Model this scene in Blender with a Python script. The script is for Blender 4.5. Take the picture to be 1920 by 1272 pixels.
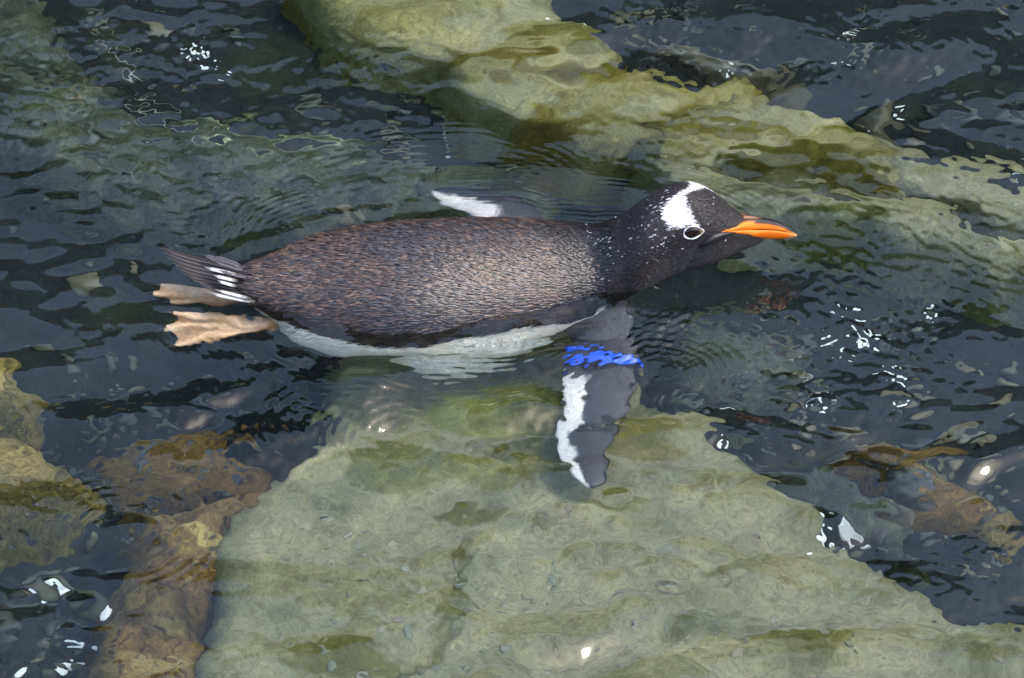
import bpy, math, random
import numpy as np
from mathutils import Vector
from mathutils.bvhtree import BVHTree

for o in list(bpy.data.objects):
    bpy.data.objects.remove(o)
scene = bpy.context.scene
COL = scene.collection
random.seed(7)
RNG = np.random.default_rng(11)

# ------------------------------------------------------------------ camera
PITCH = math.radians(40.0)
DIST = 5.0
SENSOR, FOCAL = 36.0, 156.25
ct, st = math.cos(PITCH), math.sin(PITCH)
CAM = Vector((0, -DIST * ct, DIST * st))
cam_d = bpy.data.cameras.new('camera')
cam_d.lens = FOCAL
cam_d.sensor_width = SENSOR
cam_d.clip_start, cam_d.clip_end = 0.05, 300
cam = bpy.data.objects.new('camera', cam_d)
cam.location = CAM
cam.rotation_euler = (math.pi / 2 - PITCH, 0, 0)
COL.objects.link(cam)
scene.camera = cam

# ------------------------------------------------------------------ light
SUN_EL, SUN_AZ = math.radians(60), math.radians(96)      # azimuth from +Y towards +X
world = bpy.data.worlds.new('World')
scene.world = world
world.use_nodes = True
wn = world.node_tree
wn.nodes.clear()
sky = wn.nodes.new('ShaderNodeTexSky')
sky.sky_type = 'NISHITA'
sky.sun_disc = False
sky.sun_elevation = SUN_EL
sky.sun_rotation = SUN_AZ
sky.air_density = 1.0
sky.dust_density = 2.6
sky.ozone_density = 0.4
bg = wn.nodes.new('ShaderNodeBackground')
bg.inputs['Strength'].default_value = 0.15
wo = wn.nodes.new('ShaderNodeOutputWorld')
wn.links.new(sky.outputs[0], bg.inputs['Color'])
wn.links.new(bg.outputs[0], wo.inputs['Surface'])
sun_d = bpy.data.lights.new('sun', 'SUN')
sun_d.energy = 0.6
sun_d.angle = math.radians(12)
sun_d.color = (1.0, 0.93, 0.84)
sun = bpy.data.objects.new('sun', sun_d)
sd = Vector((math.sin(SUN_AZ) * math.cos(SUN_EL), math.cos(SUN_AZ) * math.cos(SUN_EL), math.sin(SUN_EL)))
sun.rotation_euler = (-sd).to_track_quat('-Z', 'Y').to_euler()
sun.location = sd * 20
COL.objects.link(sun)
vs = scene.view_settings
vs.view_transform = 'Standard'
vs.look = 'None'
vs.exposure = 2.05
vs.gamma = 1.0
vs.use_curve_mapping = False
cy = scene.cycles
cy.use_denoising = True
try:
    cy.denoiser = 'OPENIMAGEDENOISE'
    cy.denoising_prefilter = 'ACCURATE'
except Exception:
    pass
cy.sample_clamp_indirect = 6.0
cy.caustics_refractive = True
cy.caustics_reflective = True
cy.blur_glossy = 0.3
cy.max_bounces = 8
cy.transmission_bounces = 8
cy.diffuse_bounces = 2

# ------------------------------------------------------------------ pixel <-> world
PXW, PXH = 1920.0, 1272.0
FV, RV, UV = Vector((0, ct, -st)), Vector((1, 0, 0)), Vector((0, st, ct))
def ray(px, py):
    s = SENSOR / FOCAL / PXW
    return (FV + RV * ((px - PXW / 2) * s) - UV * ((py - PXH / 2) * s)).normalized()
def P(px, py, z=0.0):
    d = ray(px, py)
    return CAM + d * ((z - CAM.z) / d.z)
def refr(d, eta=1 / 1.333):
    c = -d.z
    k = 1 - eta * eta * (1 - c * c)
    return Vector((d.x * eta, d.y * eta, d.z * eta + (eta * c - math.sqrt(k)))).normalized()
def PU(px, py, depth):
    """point seen at a pixel through the calm water, at the given depth"""
    a = P(px, py, 0.0)
    d = refr(ray(px, py))
    return a + d * (depth / -d.z)

# ------------------------------------------------------------------ helpers
def hash2(ix, iy, seed):
    h = (ix.astype(np.int64) * 374761393 + iy.astype(np.int64) * 668265263 + seed * 1442695041) & 0x7fffffff
    h = ((h ^ (h >> 13)) * 1274126177) & 0x7fffffff
    h = h ^ (h >> 16)
    return (h & 0xffff) / 65535.0
def vnoise(x, y, seed=0):
    ix, iy = np.floor(x), np.floor(y)
    fx, fy = x - ix, y - iy
    fx = fx * fx * fx * (fx * (fx * 6 - 15) + 10); fy = fy * fy * fy * (fy * (fy * 6 - 15) + 10)
    a = hash2(ix, iy, seed); b = hash2(ix + 1, iy, seed)
    c = hash2(ix, iy + 1, seed); d = hash2(ix + 1, iy + 1, seed)
    return (a + (b - a) * fx) * (1 - fy) + (c + (d - c) * fx) * fy
def fbm(x, y, seed=0, octv=4):
    v = 0; a = 0.5; t = 0
    for k in range(octv):
        v = v + a * vnoise(x * 2 ** k + 13.7 * k, y * 2 ** k - 7.1 * k, seed + k)
        t += a; a *= 0.5
    return v / t - 0.5
def sstep(a, b, x):
    t = np.clip((x - a) / (b - a), 0, 1)
    return t * t * (3 - 2 * t)

def mesh_obj(name, verts, faces, mat=None, parent=None, smooth=True, cols=None):
    me = bpy.data.meshes.new(name)
    me.from_pydata([tuple(v) for v in verts], [], [tuple(f) for f in faces])
    return link_mesh(name, me, mat, parent, smooth, cols)
def link_mesh(name, me, mat=None, parent=None, smooth=True, cols=None):
    if smooth:
        me.polygons.foreach_set('use_smooth', np.ones(len(me.polygons), dtype=bool))
    if cols is not None:
        at = me.color_attributes.new('Col', 'FLOAT_COLOR', 'POINT')
        c4 = np.ones((len(me.vertices), 4), dtype=np.float32)
        c4[:, :3] = cols
        at.data.foreach_set('color', c4.ravel())
    if mat:
        me.materials.append(mat)
    me.update()
    o = bpy.data.objects.new(name, me)
    COL.objects.link(o)
    if parent:
        o.parent = parent
    return o
def grid_mesh(name, X, Y, Z, keep=None):
    """tensor grid with heights -> mesh, fast"""
    ny, nx = Z.shape
    v = np.stack([X, Y, Z], -1).reshape(-1, 3)
    i = np.arange(ny * nx).reshape(ny, nx)
    q = np.stack([i[:-1, :-1], i[:-1, 1:], i[1:, 1:], i[1:, :-1]], -1).reshape(-1, 4)
    if keep is not None:
        k = keep[:-1, :-1] & keep[:-1, 1:] & keep[1:, 1:] & keep[1:, :-1]
        q = q[k.ravel()]
        used = np.unique(q)
        remap = np.full(len(v), -1); remap[used] = np.arange(len(used))
        v = v[used]; q = remap[q]
    return fast_mesh(name, v, q)
def fast_mesh(name, v, q):
    me = bpy.data.meshes.new(name)
    n = q.shape[1]
    me.vertices.add(len(v)); me.vertices.foreach_set('co', np.ascontiguousarray(v, dtype=np.float32).ravel())
    me.loops.add(q.size); me.loops.foreach_set('vertex_index', np.ascontiguousarray(q, dtype=np.int32).ravel())
    me.polygons.add(len(q))
    me.polygons.foreach_set('loop_start', np.arange(0, q.size, n, dtype=np.int32))
    me.polygons.foreach_set('loop_total', np.full(len(q), n, dtype=np.int32))
    me.update(calc_edges=True)
    return me
def tag(o, label=None, cat=None, group=None, kind=None):
    if label: o['label'] = label
    if cat: o['category'] = cat
    if group: o['group'] = group
    if kind: o['kind'] = kind
    return o

# ------------------------------------------------------------------ materials
def new_mat(name):
    m = bpy.data.materials.new(name); m.use_nodes = True
    nt = m.node_tree
    return m, nt, nt.nodes['Principled BSDF']
def node(nt, kind, **inp):
    n = nt.nodes.new(kind)
    for k, v in inp.items():
        n.inputs[k.replace('_', ' ')].default_value = v
    return n
def ramp(nt, src, stops):
    r = nt.nodes.new('ShaderNodeValToRGB')
    e = r.color_ramp.elements
    while len(e) < len(stops): e.new(0.5)
    for el, (p, c) in zip(e, stops):
        el.position = p; el.color = (*c, 1) if len(c) == 3 else c
    nt.links.new(src, r.inputs[0])
    return r
def noise(nt, scale, detail=5, rough=0.6, dist=0.0, vec=None):
    n = nt.nodes.new('ShaderNodeTexNoise')
    n.inputs['Scale'].default_value = scale; n.inputs['Detail'].default_value = detail
    n.inputs['Roughness'].default_value = rough; n.inputs['Distortion'].default_value = dist
    if vec is not None: nt.links.new(vec, n.inputs['Vector'])
    return n
def mix(nt, fac, a, b, mode='MIX'):
    m = nt.nodes.new('ShaderNodeMix'); m.data_type = 'RGBA'; m.blend_type = mode
    for sock, val in ((m.inputs[0], fac), (m.inputs[6], a), (m.inputs[7], b)):
        if isinstance(val, (int, float)): sock.default_value = val
        elif isinstance(val, tuple): sock.default_value = (*val, 1)
        else: nt.links.new(val, sock)
    return m.outputs[2]
def bump(nt, h, strength, dist, bsdf):
    b = nt.nodes.new('ShaderNodeBump')
    b.inputs['Strength'].default_value = strength; b.inputs['Distance'].default_value = dist
    nt.links.new(h, b.inputs['Height']); nt.links.new(b.outputs[0], bsdf.inputs['Normal'])

def rock_mat(name, c1, c2, algae, dark, algae_amt=0.5, scale=9.0, speck=0.5):
    c1, c2, algae, dark = [tuple(.36 * q for q in c) for c in (c1, c2, algae, dark)]
    m, nt, b = new_mat(name)
    tc = nt.nodes.new('ShaderNodeTexCoord').outputs['Object']
    base = ramp(nt, noise(nt, scale, 8, .7, .6, tc).outputs[0], [(.36, c1), (.64, c2)]).outputs[0]
    mot = ramp(nt, noise(nt, scale * 4.2, 5, .7, .8, tc).outputs[0], [(.3, (.55, .55, .52)), (.5, (1, 1, 1)), (.72, (1.3, 1.28, 1.22))]).outputs[0]
    base = mix(nt, .8, base, mot, 'MULTIPLY')
    am = ramp(nt, noise(nt, scale * .55, 5, .62, 1.0, tc).outputs[0], [(.62 - .22 * algae_amt, (0, 0, 0)), (.74 - .2 * algae_amt, (1, 1, 1))]).outputs[0]
    c = mix(nt, am, base, algae)
    sp = ramp(nt, noise(nt, 95, 4, .7, .3, tc).outputs[0], [(.52, (0, 0, 0)), (.66, (1, 1, 1))]).outputs[0]
    spf = nt.nodes.new('ShaderNodeMath'); spf.operation = 'MULTIPLY'; spf.inputs[1].default_value = speck
    nt.links.new(sp, spf.inputs[0])
    c = mix(nt, spf.outputs[0], c, dark)
    gr = ramp(nt, noise(nt, 210, 4, .7, .2, tc).outputs[0], [(.35, (.78, .77, .74)), (.62, (1.12, 1.12, 1.1))]).outputs[0]
    c = mix(nt, 1.0, c, gr, 'MULTIPLY')
    att = nt.nodes.new('ShaderNodeAttribute'); att.attribute_name = 'Col'
    c = mix(nt, 1.0, c, att.outputs['Color'], 'MULTIPLY')
    nt.links.new(c, b.inputs['Base Color'])
    b.inputs['Roughness'].default_value = .8
    b.inputs['Specular IOR Level'].default_value = .2
    bump(nt, noise(nt, 60, 6, .7, 0, tc).outputs[0], .6, .006, b)
    return m
M_PALE = rock_mat('pale_slab', (.57, .545, .32), (.41, .405, .225), (.20, .21, .06), (.13, .12, .07), .35, 7, .35)
M_RIDGE = rock_mat('pale_ridge', (.60, .58, .30), (.50, .46, .16), (.31, .27, .03), (.14, .13, .04), .6, 8, .35)
M_MOTTLE = rock_mat('mottled_rock', (.05, .07, .06), (.25, .28, .19), (.10, .12, .035), (.015, .02, .02), .5, 16, .5)
M_BROWN = rock_mat('brown_rock', (.46, .28, .07), (.13, .09, .035), (.55, .43, .15), (.02, .017, .012), .5, 18, .8)
M_MUSTARD = rock_mat('mustard_rock', (.80, .64, .22), (.32, .25, .06), (.13, .12, .03), (.03, .028, .015), .55, 18, .7)
M_BED = rock_mat('pool_bed', (.014, .022, .030), (.034, .044, .050), (.050, .060, .030), (.010, .012, .014), .35, 8, .5)
def stone_mat(name, c1, c2):
    c1, c2 = [tuple((.32 if max(c2) < .8 else 1) * q for q in c) for c in (c1, c2)]
    m, nt, b = new_mat(name)
    tc = nt.nodes.new('ShaderNodeTexCoord').outputs['Object']
    nt.links.new(ramp(nt, noise(nt, 70, 5, .65, .5, tc).outputs[0], [(.32, c1), (.68, c2)]).outputs[0], b.inputs['Base Color'])
    b.inputs['Roughness'].default_value = .7
    return m
STONE_MATS = [stone_mat('olive_stone', (.11, .11, .05), (.19, .18, .09)), stone_mat('grey_stone', (.07, .08, .085), (.15, .155, .14)),
              stone_mat('tan_stone', (.24, .20, .12), (.34, .29, .19)), stone_mat('dark_stone', (.025, .03, .032), (.06, .06, .055)),
              stone_mat('green_grey_stone', (.12, .14, .10), (.21, .23, .17))]
M_GRIT = [stone_mat('beige_pebble', (.52, .50, .33), (.64, .62, .42)), stone_mat('brown_pebble', (.40, .34, .20), (.52, .45, .28)),
          stone_mat('grey_pebble', (.36, .38, .25), (.48, .50, .34))]
M_SHELL = stone_mat('white_shell', (.75, .75, .72), (.85, .85, .84))
M_BANK = rock_mat('bank_rock', (.05, .05, .042), (.10, .095, .08), (.03, .045, .015), (.02, .02, .02), .8, 1.6, .4)

def water_mat():
    m = bpy.data.materials.new('water'); m.use_nodes = True
    nt = m.node_tree; nt.nodes.clear()
    g = nt.nodes.new('ShaderNodeBsdfGlass')
    g.inputs['IOR'].default_value = 1.333; g.inputs['Roughness'].default_value = 0.0
    v = nt.nodes.new('ShaderNodeVolumeAbsorption')
    v.inputs['Color'].default_value = (.62, .90, .80, 1); v.inputs['Density'].default_value = 0.85
    out = nt.nodes.new('ShaderNodeOutputMaterial')
    nt.links.new(g.outputs[0], out.inputs['Surface']); nt.links.new(v.outputs[0], out.inputs['Volume'])
    return m
M_WATER = water_mat()

# ------------------------------------------------------------------ penguin spine (used by the water too)
PX0 = 800.0
ROOT = Vector(P(PX0, 636, 0)); ROOT.y = 0.095; ROOT.z = 0
SEC = np.array([  # x, y, z, half width, up, down
    (-.226, -.006, .016, .006, .005, .006), (-.212, -.006, .013, .018, .011, .014), (-.196, -.006, .009, .029, .019, .026), (-.180, -.005, .004, .040, .027, .040),
    (-.150, -.004, .000, .060, .041, .062), (-.120, -.002, -.005, .077, .052, .080), (-.060, .0, -.012, .094, .065, .097),
    (.0, .002, -.015, .099, .070, .108), (.060, .012, -.020, .097, .071, .108), (.120, .023, -.023, .089, .067, .095),
    (.165, .030, -.019, .076, .057, .085), (.195, .034, -.008, .062, .047, .072), (.220, .037, .008, .053, .046, .067),
    (.245, .040, .029, .0475, .048, .064), (.270, .046, .043, .0445, .050, .060), (.295, .049, .050, .041, .050, .055),
    (.318, .049, .049, .037, .043, .047), (.336, .049, .045, .030, .033, .037), (.350, .049, .0415, .022, .0245, .028),
    (.362, .049, .039, .0155, .0175, .0205), (.374, .049, .0365, .010, .011, .0145), (.384, .049, .035, .005, .006, .008)])
_snk = sstep(-.20, -.12, SEC[:, 0]) * (1 - sstep(.19, .245, SEC[:, 0]))
SEC[:, 2] -= .011 * _snk
SEC[:, 1] += .013 * _snk
def spine_at(x):
    return [np.interp(x, SEC[:, 0], SEC[:, k]) for k in range(1, 6)]
def smooth_sections(n):
    xs = np.interp(np.linspace(0, 1, n), np.linspace(0, 1, len(SEC)), SEC[:, 0])
    out = []
    for x in xs:
        i = int(np.clip(np.searchsorted(SEC[:, 0], x) - 1, 0, len(SEC) - 2))
        p0, p1, p2, p3 = SEC[max(i - 1, 0)], SEC[i], SEC[i + 1], SEC[min(i + 2, len(SEC) - 1)]
        t = (x - p1[0]) / (p2[0] - p1[0])
        m1 = (p2 - p0) / max(p2[0] - p0[0], 1e-6) * (p2[0] - p1[0]); m2 = (p3 - p1) / max(p3[0] - p1[0], 1e-6) * (p2[0] - p1[0])
        r = (2 * t**3 - 3 * t**2 + 1) * p1 + (t**3 - 2 * t**2 + t) * m1 + (-2 * t**3 + 3 * t**2) * p2 + (t**3 - t**2) * m2
        r[0] = x
        r[3:] = np.maximum(r[3:], .002)
        out.append(r)
    return np.array(out)

# ------------------------------------------------------------------ water surface
def axis(lo, hi, step, far, grow=1.25):
    a = list(np.arange(lo, hi + step / 2, step))
    s, x = step, a[-1]
    while x < far: s *= grow; x += s; a.append(x)
    s, x = step, a[0]
    while x > -far: s *= grow; x -= s; a.insert(0, x)
    return np.array(a)
def body_dist(x, y):
    """distance outside the penguin's waterline"""
    pts = [(-.16, .0, .05), (-.08, .0, .088), (.0, .002, .098), (.08, .007, .093), (.15, .014, .078), (.2, .026, .06), (.26, .044, .035)]
    d = np.full(x.shape, 9.0)
    for (a, b) in zip(pts[:-1], pts[1:]):
        ax, ay = a[0] + ROOT.x, a[1] + ROOT.y; bx, by = b[0] + ROOT.x, b[1] + ROOT.y
        vx, vy = bx - ax, by - ay
        t = np.clip(((x - ax) * vx + (y - ay) * vy) / (vx * vx + vy * vy), 0, 1)
        d = np.minimum(d, np.hypot(x - ax - t * vx, y - ay - t * vy) - (a[2] + (b[2] - a[2]) * t))
    return d
def waves(x, y):
    r = np.random.default_rng(5)
    wx = x + .05 * fbm(x * 5, y * 5, 3, 3); wy = y + .05 * fbm(x * 5 + 9, y * 5, 8, 3)
    h = np.zeros_like(x)
    fade = 1 / (1 + (np.maximum(np.hypot(x, y) - 1.2, 0) / 1.0) ** 2)
    groups = [(.22, .55, 10, .040, math.pi / 2, .9, None), (.07, .20, 22, .100, math.pi / 2 + .25, .75, (2.2, 21)),
              (.028, .065, 26, .064, math.pi / 2 + .2, 1.2, (4.0, 33)), (.012, .026, 26, .047, math.pi / 2, 3.2, (5.0, 47))]
    for l0, l1, n, slope, d0, spread, msk in groups:
        g = np.zeros_like(x)
        for k in range(n):
            lam = l0 * (l1 / l0) ** r.random(); a = d0 + r.normal() * spread * .6
            kk = 2 * math.pi / lam
            g += slope * math.sqrt(2.0 / n) / kk * np.sin(kk * (math.cos(a) * wx + math.sin(a) * wy) + r.random() * 6.283)
        if msk:
            g *= .25 + 1.5 * sstep(-.16, .2, fbm(x * msk[0], y * msk[0] * 1.5, msk[1], 3))
        h += g * (fade if l1 < .3 else 1)
    d = body_dist(x, y)
    # bow wave and ripples shed by the swimming bird
    ang = np.arctan2(y - ROOT.y, x - ROOT.x)
    near = np.exp(-((d - .035) / .03) ** 2)
    h += .0011 * near * np.sin(d / .042 * 6.283 + 1.5 * np.sin(ang * 3))
    cb = P(1130, 676)
    patch = sstep(-.03, .16, fbm(x * 7, y * 7, 71, 2)) * (1 - .8 * np.exp(-((x - cb.x) / .06) ** 2 - ((y - cb.y) / .05) ** 2))
    h += .00024 * np.exp(-((d - .07) / .06) ** 2) * patch * np.sin(d / .0085 * 6.283 + 2.5 * fbm(x * 9, y * 9, 5, 2))
    h += .0010 * np.exp(-np.maximum(d, 0) / .008) * (d > -.03)
    h += .015 * np.exp(-((d + .004) / .030) ** 2) * fbm(x * 14, y * 10, 88, 3)
    chop = np.exp(-(((x - .30) / .40) ** 2 + ((y + .40) / .22) ** 2))
    cf = P(420, 600); h += .0062 * np.exp(-((x - cf.x) / .11) ** 2 - ((y - cf.y) / .06) ** 2) * fbm(x * 26, y * 34, 620, 2)
    cf = P(1110, 740); h += .0008 * np.exp(-((x - cf.x) / .06) ** 2 - ((y - cf.y) / .16) ** 2) * fbm(x * 20, y * 30, 630, 2)
    cf = P(870, 380); h += .0040 * np.exp(-((x - cf.x) / .07) ** 2 - ((y - cf.y) / .035) ** 2) * fbm(x * 30, y * 60, 640, 2)
    h += .0011 * chop * fbm(x * 55, y * 50, 610, 2)
    # steep wavelet over the tip of the near flipper
    fx, fy = P(1100, 832).x, P(1100, 832).y
    u, v = x - fx, y - fy - .10 * (x - fx)
    h += .0052 * np.exp(-(u / .080) ** 2 - (v / .040) ** 2) * np.sin(v / .085 * 6.283)
    # broken arcs of capillary ripples spreading from the flipper and the head
    for px, py, r0, wd, amp, lam, sd_ in [(960, 1080, .05, .05, .00016, .012, 1), (1230, 560, .06, .035, .00020, .013, 2), (600, 800, .05, .04, .00026, .014, 3), (1400, 380, .07, .04, .00024, .013, 4),
                                         (1180, 960, .04, .03, .00012, .011, 5), (800, 520, .24, .05, .00014, .012, 6), (760, 820, .05, .05, .00016, .011, 7), (330, 330, .06, .05, .00012, .013, 8),
                                         (1250, 700, .05, .04, .00022, .012, 9), (230, 1000, .05, .05, .00025, .014, 10)]:
        c = P(px, py); rr = np.hypot(x - c.x, y - c.y) + .02 * fbm(x * 8, y * 8, 200 + sd_, 2)
        h += 1.5 * amp * np.exp(-((rr - r0) / wd) ** 2) * sstep(-.04, .16, fbm(x * 6.5, y * 6.5, 300 + sd_, 2)) * np.sin(rr / lam * 6.283)
    return h
ax_, ay_ = axis(-.68, .68, .0017, 6.2), axis(-.60, .75, .0017, 6.2)
WX, WY = np.meshgrid(ax_, ay_)
WZ = waves(WX, WY)
ny, nx = WZ.shape
v = np.stack([WX, WY, WZ], -1).reshape(-1, 3)
idx = np.arange(ny * nx).reshape(ny, nx)
q = np.stack([idx[:-1, :-1], idx[:-1, 1:], idx[1:, 1:], idx[1:, :-1]], -1).reshape(-1, 4)
# closed body of water: skirt and bottom
loop = np.concatenate([idx[0, :-1], idx[:-1, -1], idx[-1, :0:-1], idx[:0:-1, 0]])
nb = len(loop)
low = v[loop].copy(); low[:, 2] = -1.6
base = len(v)
v = np.concatenate([v, low, [[0, 0, -1.6]]])
k = np.arange(nb); k2 = (k + 1) % nb
skirt = np.stack([loop[k2], loop[k], base + k, base + k2], -1)
tris_bottom = np.stack([np.full(nb, base + nb), base + k2, base + k], -1)
bm_me = bpy.data.meshes.new('water')
nq = len(q) + len(skirt)
allq = np.concatenate([q, skirt])
loops = np.concatenate([allq.ravel(), tris_bottom.ravel()])
bm_me.vertices.add(len(v)); bm_me.vertices.foreach_set('co', v.astype(np.float32).ravel())
bm_me.loops.add(len(loops)); bm_me.loops.foreach_set('vertex_index', loops.astype(np.int32))
bm_me.polygons.add(nq + nb)
bm_me.polygons.foreach_set('loop_start', np.concatenate([np.arange(nq) * 4, nq * 4 + np.arange(nb) * 3]).astype(np.int32))
bm_me.polygons.foreach_set('loop_total', np.concatenate([np.full(nq, 4), np.full(nb, 3)]).astype(np.int32))
bm_me.update(calc_edges=True)
water = link_mesh('water', bm_me, M_WATER)
tag(water, 'clear rippled pool water the penguin swims in', 'water', kind='structure')

# ------------------------------------------------------------------ pool bed with its banks
FLOOR = -.32
def bed_height(x, y):
    z = FLOOR + .06 * fbm(x * 2.2, y * 2.2, 101, 4) + .035 * fbm(x * 11, y * 11, 55, 4)
    back = sstep(2.6, 4.0, y + .5 * fbm(x * .8, y * .8, 9, 3)) * (3.3 + 1.2 * fbm(x * .7, y * .7, 14, 5))
    side = np.maximum(sstep(3.4, 5.2, np.abs(x) + .5 * fbm(x, y, 91, 3)), sstep(3.1, 4.2, -y)) * (1.5 + .5 * fbm(x * 1.3, y * 1.3, 44, 4))
    return z + np.maximum(back, side) * 1.0
bx_, by_ = axis(-.85, .85, .009, 14, 1.06), axis(-.85, 1.05, .009, 14, 1.06)
BX, BY = np.meshgrid(bx_, by_)
bed_me = grid_mesh('pool_bed', BX, BY, bed_height(BX, BY))
hz = np.empty(len(bed_me.vertices) * 3, dtype=np.float32); bed_me.vertices.foreach_get('co', hz); hz = hz.reshape(-1, 3)
bed = link_mesh('pool_bed', bed_me, M_BED, cols=np.ones((len(hz), 3)))
tag(bed, kind='structure')
bed['label'] = 'dark slate grey pool bed under the water'
bed_me.materials.append(M_BANK)
mi = np.zeros(len(bed_me.polygons), dtype=np.int32)
pc = np.empty(len(bed_me.polygons) * 3, dtype=np.float32); bed_me.polygons.foreach_get('center', pc)
mi[pc.reshape(-1, 3)[:, 2] > -.2] = 1
bed_me.polygons.foreach_set('material_index', mi)

def bvh_of(me, off=Vector((0, 0, 0))):
    n = len(me.vertices); co = np.empty(n * 3, dtype=np.float32); me.vertices.foreach_get('co', co)
    co = co.reshape(-1, 3) + np.array(off)
    return BVHTree.FromPolygons([tuple(c) for c in co.tolist()], [tuple(p.vertices) for p in me.polygons])
SOLIDS = []
inner = (np.abs(BX) < 1.2) & (np.abs(BY - .1) < 1.3)
SOLIDS.append(bvh_of(grid_mesh('tmp_bed', BX, BY, bed_height(BX, BY), inner)))
bpy.data.meshes.remove(bpy.data.meshes['tmp_bed'])
def cast_under(px, py):
    a = P(px, py, 0.0); d = refr(ray(px, py))
    best = None
    for t in SOLIDS:
        h = t.ray_cast(a, d, 5)
        if h[0] is not None and (best is None or h[3] < best[3]): best = h
    return best
def drop(x, y):
    best = None
    for t in SOLIDS:
        h = t.ray_cast(Vector((x, y, -.001)), Vector((0, 0, -1)), 5)
        if h[0] is not None and (best is None or h[3] < best[3]): best = h
    return best

# ------------------------------------------------------------------ large submerged rocks
def poly_sd(x, y, poly):
    """signed distance to a polygon, negative inside"""
    d = np.full(x.shape, 1e9); ins = np.zeros(x.shape, bool)
    n = len(poly)
    for i in range(n):
        ax, ay = poly[i]; bx, by = poly[(i + 1) % n]
        vx, vy = bx - ax, by - ay
        t = np.clip(((x - ax) * vx + (y - ay) * vy) / (vx * vx + vy * vy + 1e-12), 0, 1)
        d = np.minimum(d, np.hypot(x - ax - t * vx, y - ay - t * vy))
        c = ((ay > y) != (by > y)) & (x < (bx - ax) * (y - ay) / (by - ay + 1e-12) + ax)
        ins ^= c
    return np.where(ins, -d, d)
def line_d(x, y, pts):
    d = np.full(x.shape, 1e9)
    for (ax, ay), (bx, by) in zip(pts[:-1], pts[1:]):
        vx, vy = bx - ax, by - ay
        t = np.clip(((x - ax) * vx + (y - ay) * vy) / (vx * vx + vy * vy + 1e-12), 0, 1)
        d = np.minimum(d, np.hypot(x - ax - t * vx, y - ay - t * vy))
    return d
def rock(name, label, poly_px, depth, mat, res=.008, rough=.02, edge=.05, seed=1, dome=.0, cracks=(), tilt=(0, 0), bumps=(), wob=.03, group=None):
    poly = [tuple(PU(px, py, depth)[:2]) for px, py in poly_px]
    xs = [p[0] for p in poly]; ys = [p[1] for p in poly]
    m = edge * 2.2 + wob
    X, Y = np.meshgrid(np.arange(min(xs) - m, max(xs) + m, res), np.arange(min(ys) - m, max(ys) + m, res))
    sdn = poly_sd(X, Y, poly) + wob * fbm(X * 9, Y * 9, seed, 4) * 1.6
    cx, cyy = sum(xs) / len(xs), sum(ys) / len(ys)
    top = -depth + rough * 2 * fbm(X * 6, Y * 6, seed + 3, 5) + tilt[0] * (X - cx) + tilt[1] * (Y - cyy)
    top = top + rough * .45 * fbm(X * 34, Y * 34, seed + 5, 3)
    top = top + dome * np.clip(-sdn / .12, 0, 1) ** .5
    col = np.ones(X.shape + (3,))
    for pts, wdt, dep, cc in cracks:
        d = line_d(X + .012 * fbm(X * 25, Y * 25, seed + 9, 3), Y + .012 * fbm(X * 25, Y * 25, seed + 19, 3), [tuple(PU(px, py, depth)[:2]) for px, py in pts])
        g = np.exp(-(d / wdt) ** 2)
        top = top - dep * g
        for k in range(3): col[..., k] *= 1 - g * (1 - cc[k])
    for px, py, rx, ry, cc in bumps:           # patches of algae; olive ones on the slab paint gaps in the sky reflection
        c = PU(px, py, depth)
        w = np.hypot((X - c.x) / rx, (Y - c.y) / ry) + .9 * fbm(X * 22, Y * 22, seed + 29, 4)
        g = 1 - sstep(.75, 1.05, w)
        top = top + .004 * g
        for k in range(3): col[..., k] *= 1 - g * (1 - cc[k])
    drop_ = np.where(sdn > 0, (sdn / edge) ** 1.25 * .30, 0) + .02 * np.exp(-np.abs(sdn) / .012) * (sdn > -.02)
    Z = top - drop_
    bedz = bed_height(X, Y)
    keep = Z > bedz - .03
    Z = np.maximum(Z, bedz - .03)
    keep = keep | False
    # grow by one ring so that the rim lies under the bed
    kk = keep.copy()
    kk[1:] |= keep[:-1]; kk[:-1] |= keep[1:]; kk[:, 1:] |= kk[:, :-1].copy(); kk[:, :-1] |= kk[:, 1:].copy()
    used = None
    ny_, nx_ = Z.shape
    i = np.arange(ny_ * nx_).reshape(ny_, nx_)
    qq = np.stack([i[:-1, :-1], i[:-1, 1:], i[1:, 1:], i[1:, :-1]], -1).reshape(-1, 4)
    k4 = (kk[:-1, :-1] & kk[:-1, 1:] & kk[1:, 1:] & kk[1:, :-1]).ravel()
    qq = qq[k4]; used = np.unique(qq)
    rm = np.full(ny_ * nx_, -1); rm[used] = np.arange(len(used))
    V = np.stack([X, Y, Z], -1).reshape(-1, 3)[used]
    org = np.array([V[:, 0].mean(), V[:, 1].mean(), V[:, 2].min()])
    me = fast_mesh(name, V - org, rm[qq])
    o = link_mesh(name, me, mat, cols=col.reshape(-1, 3)[used])
    o.location = org
    tag(o, label, 'rock', group)
    SOLIDS.append(bvh_of(me, Vector(org)))
    return o
OLIVE = (.50, .52, .22)  # tint of the dark reflection windows painted into the slab colour
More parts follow.
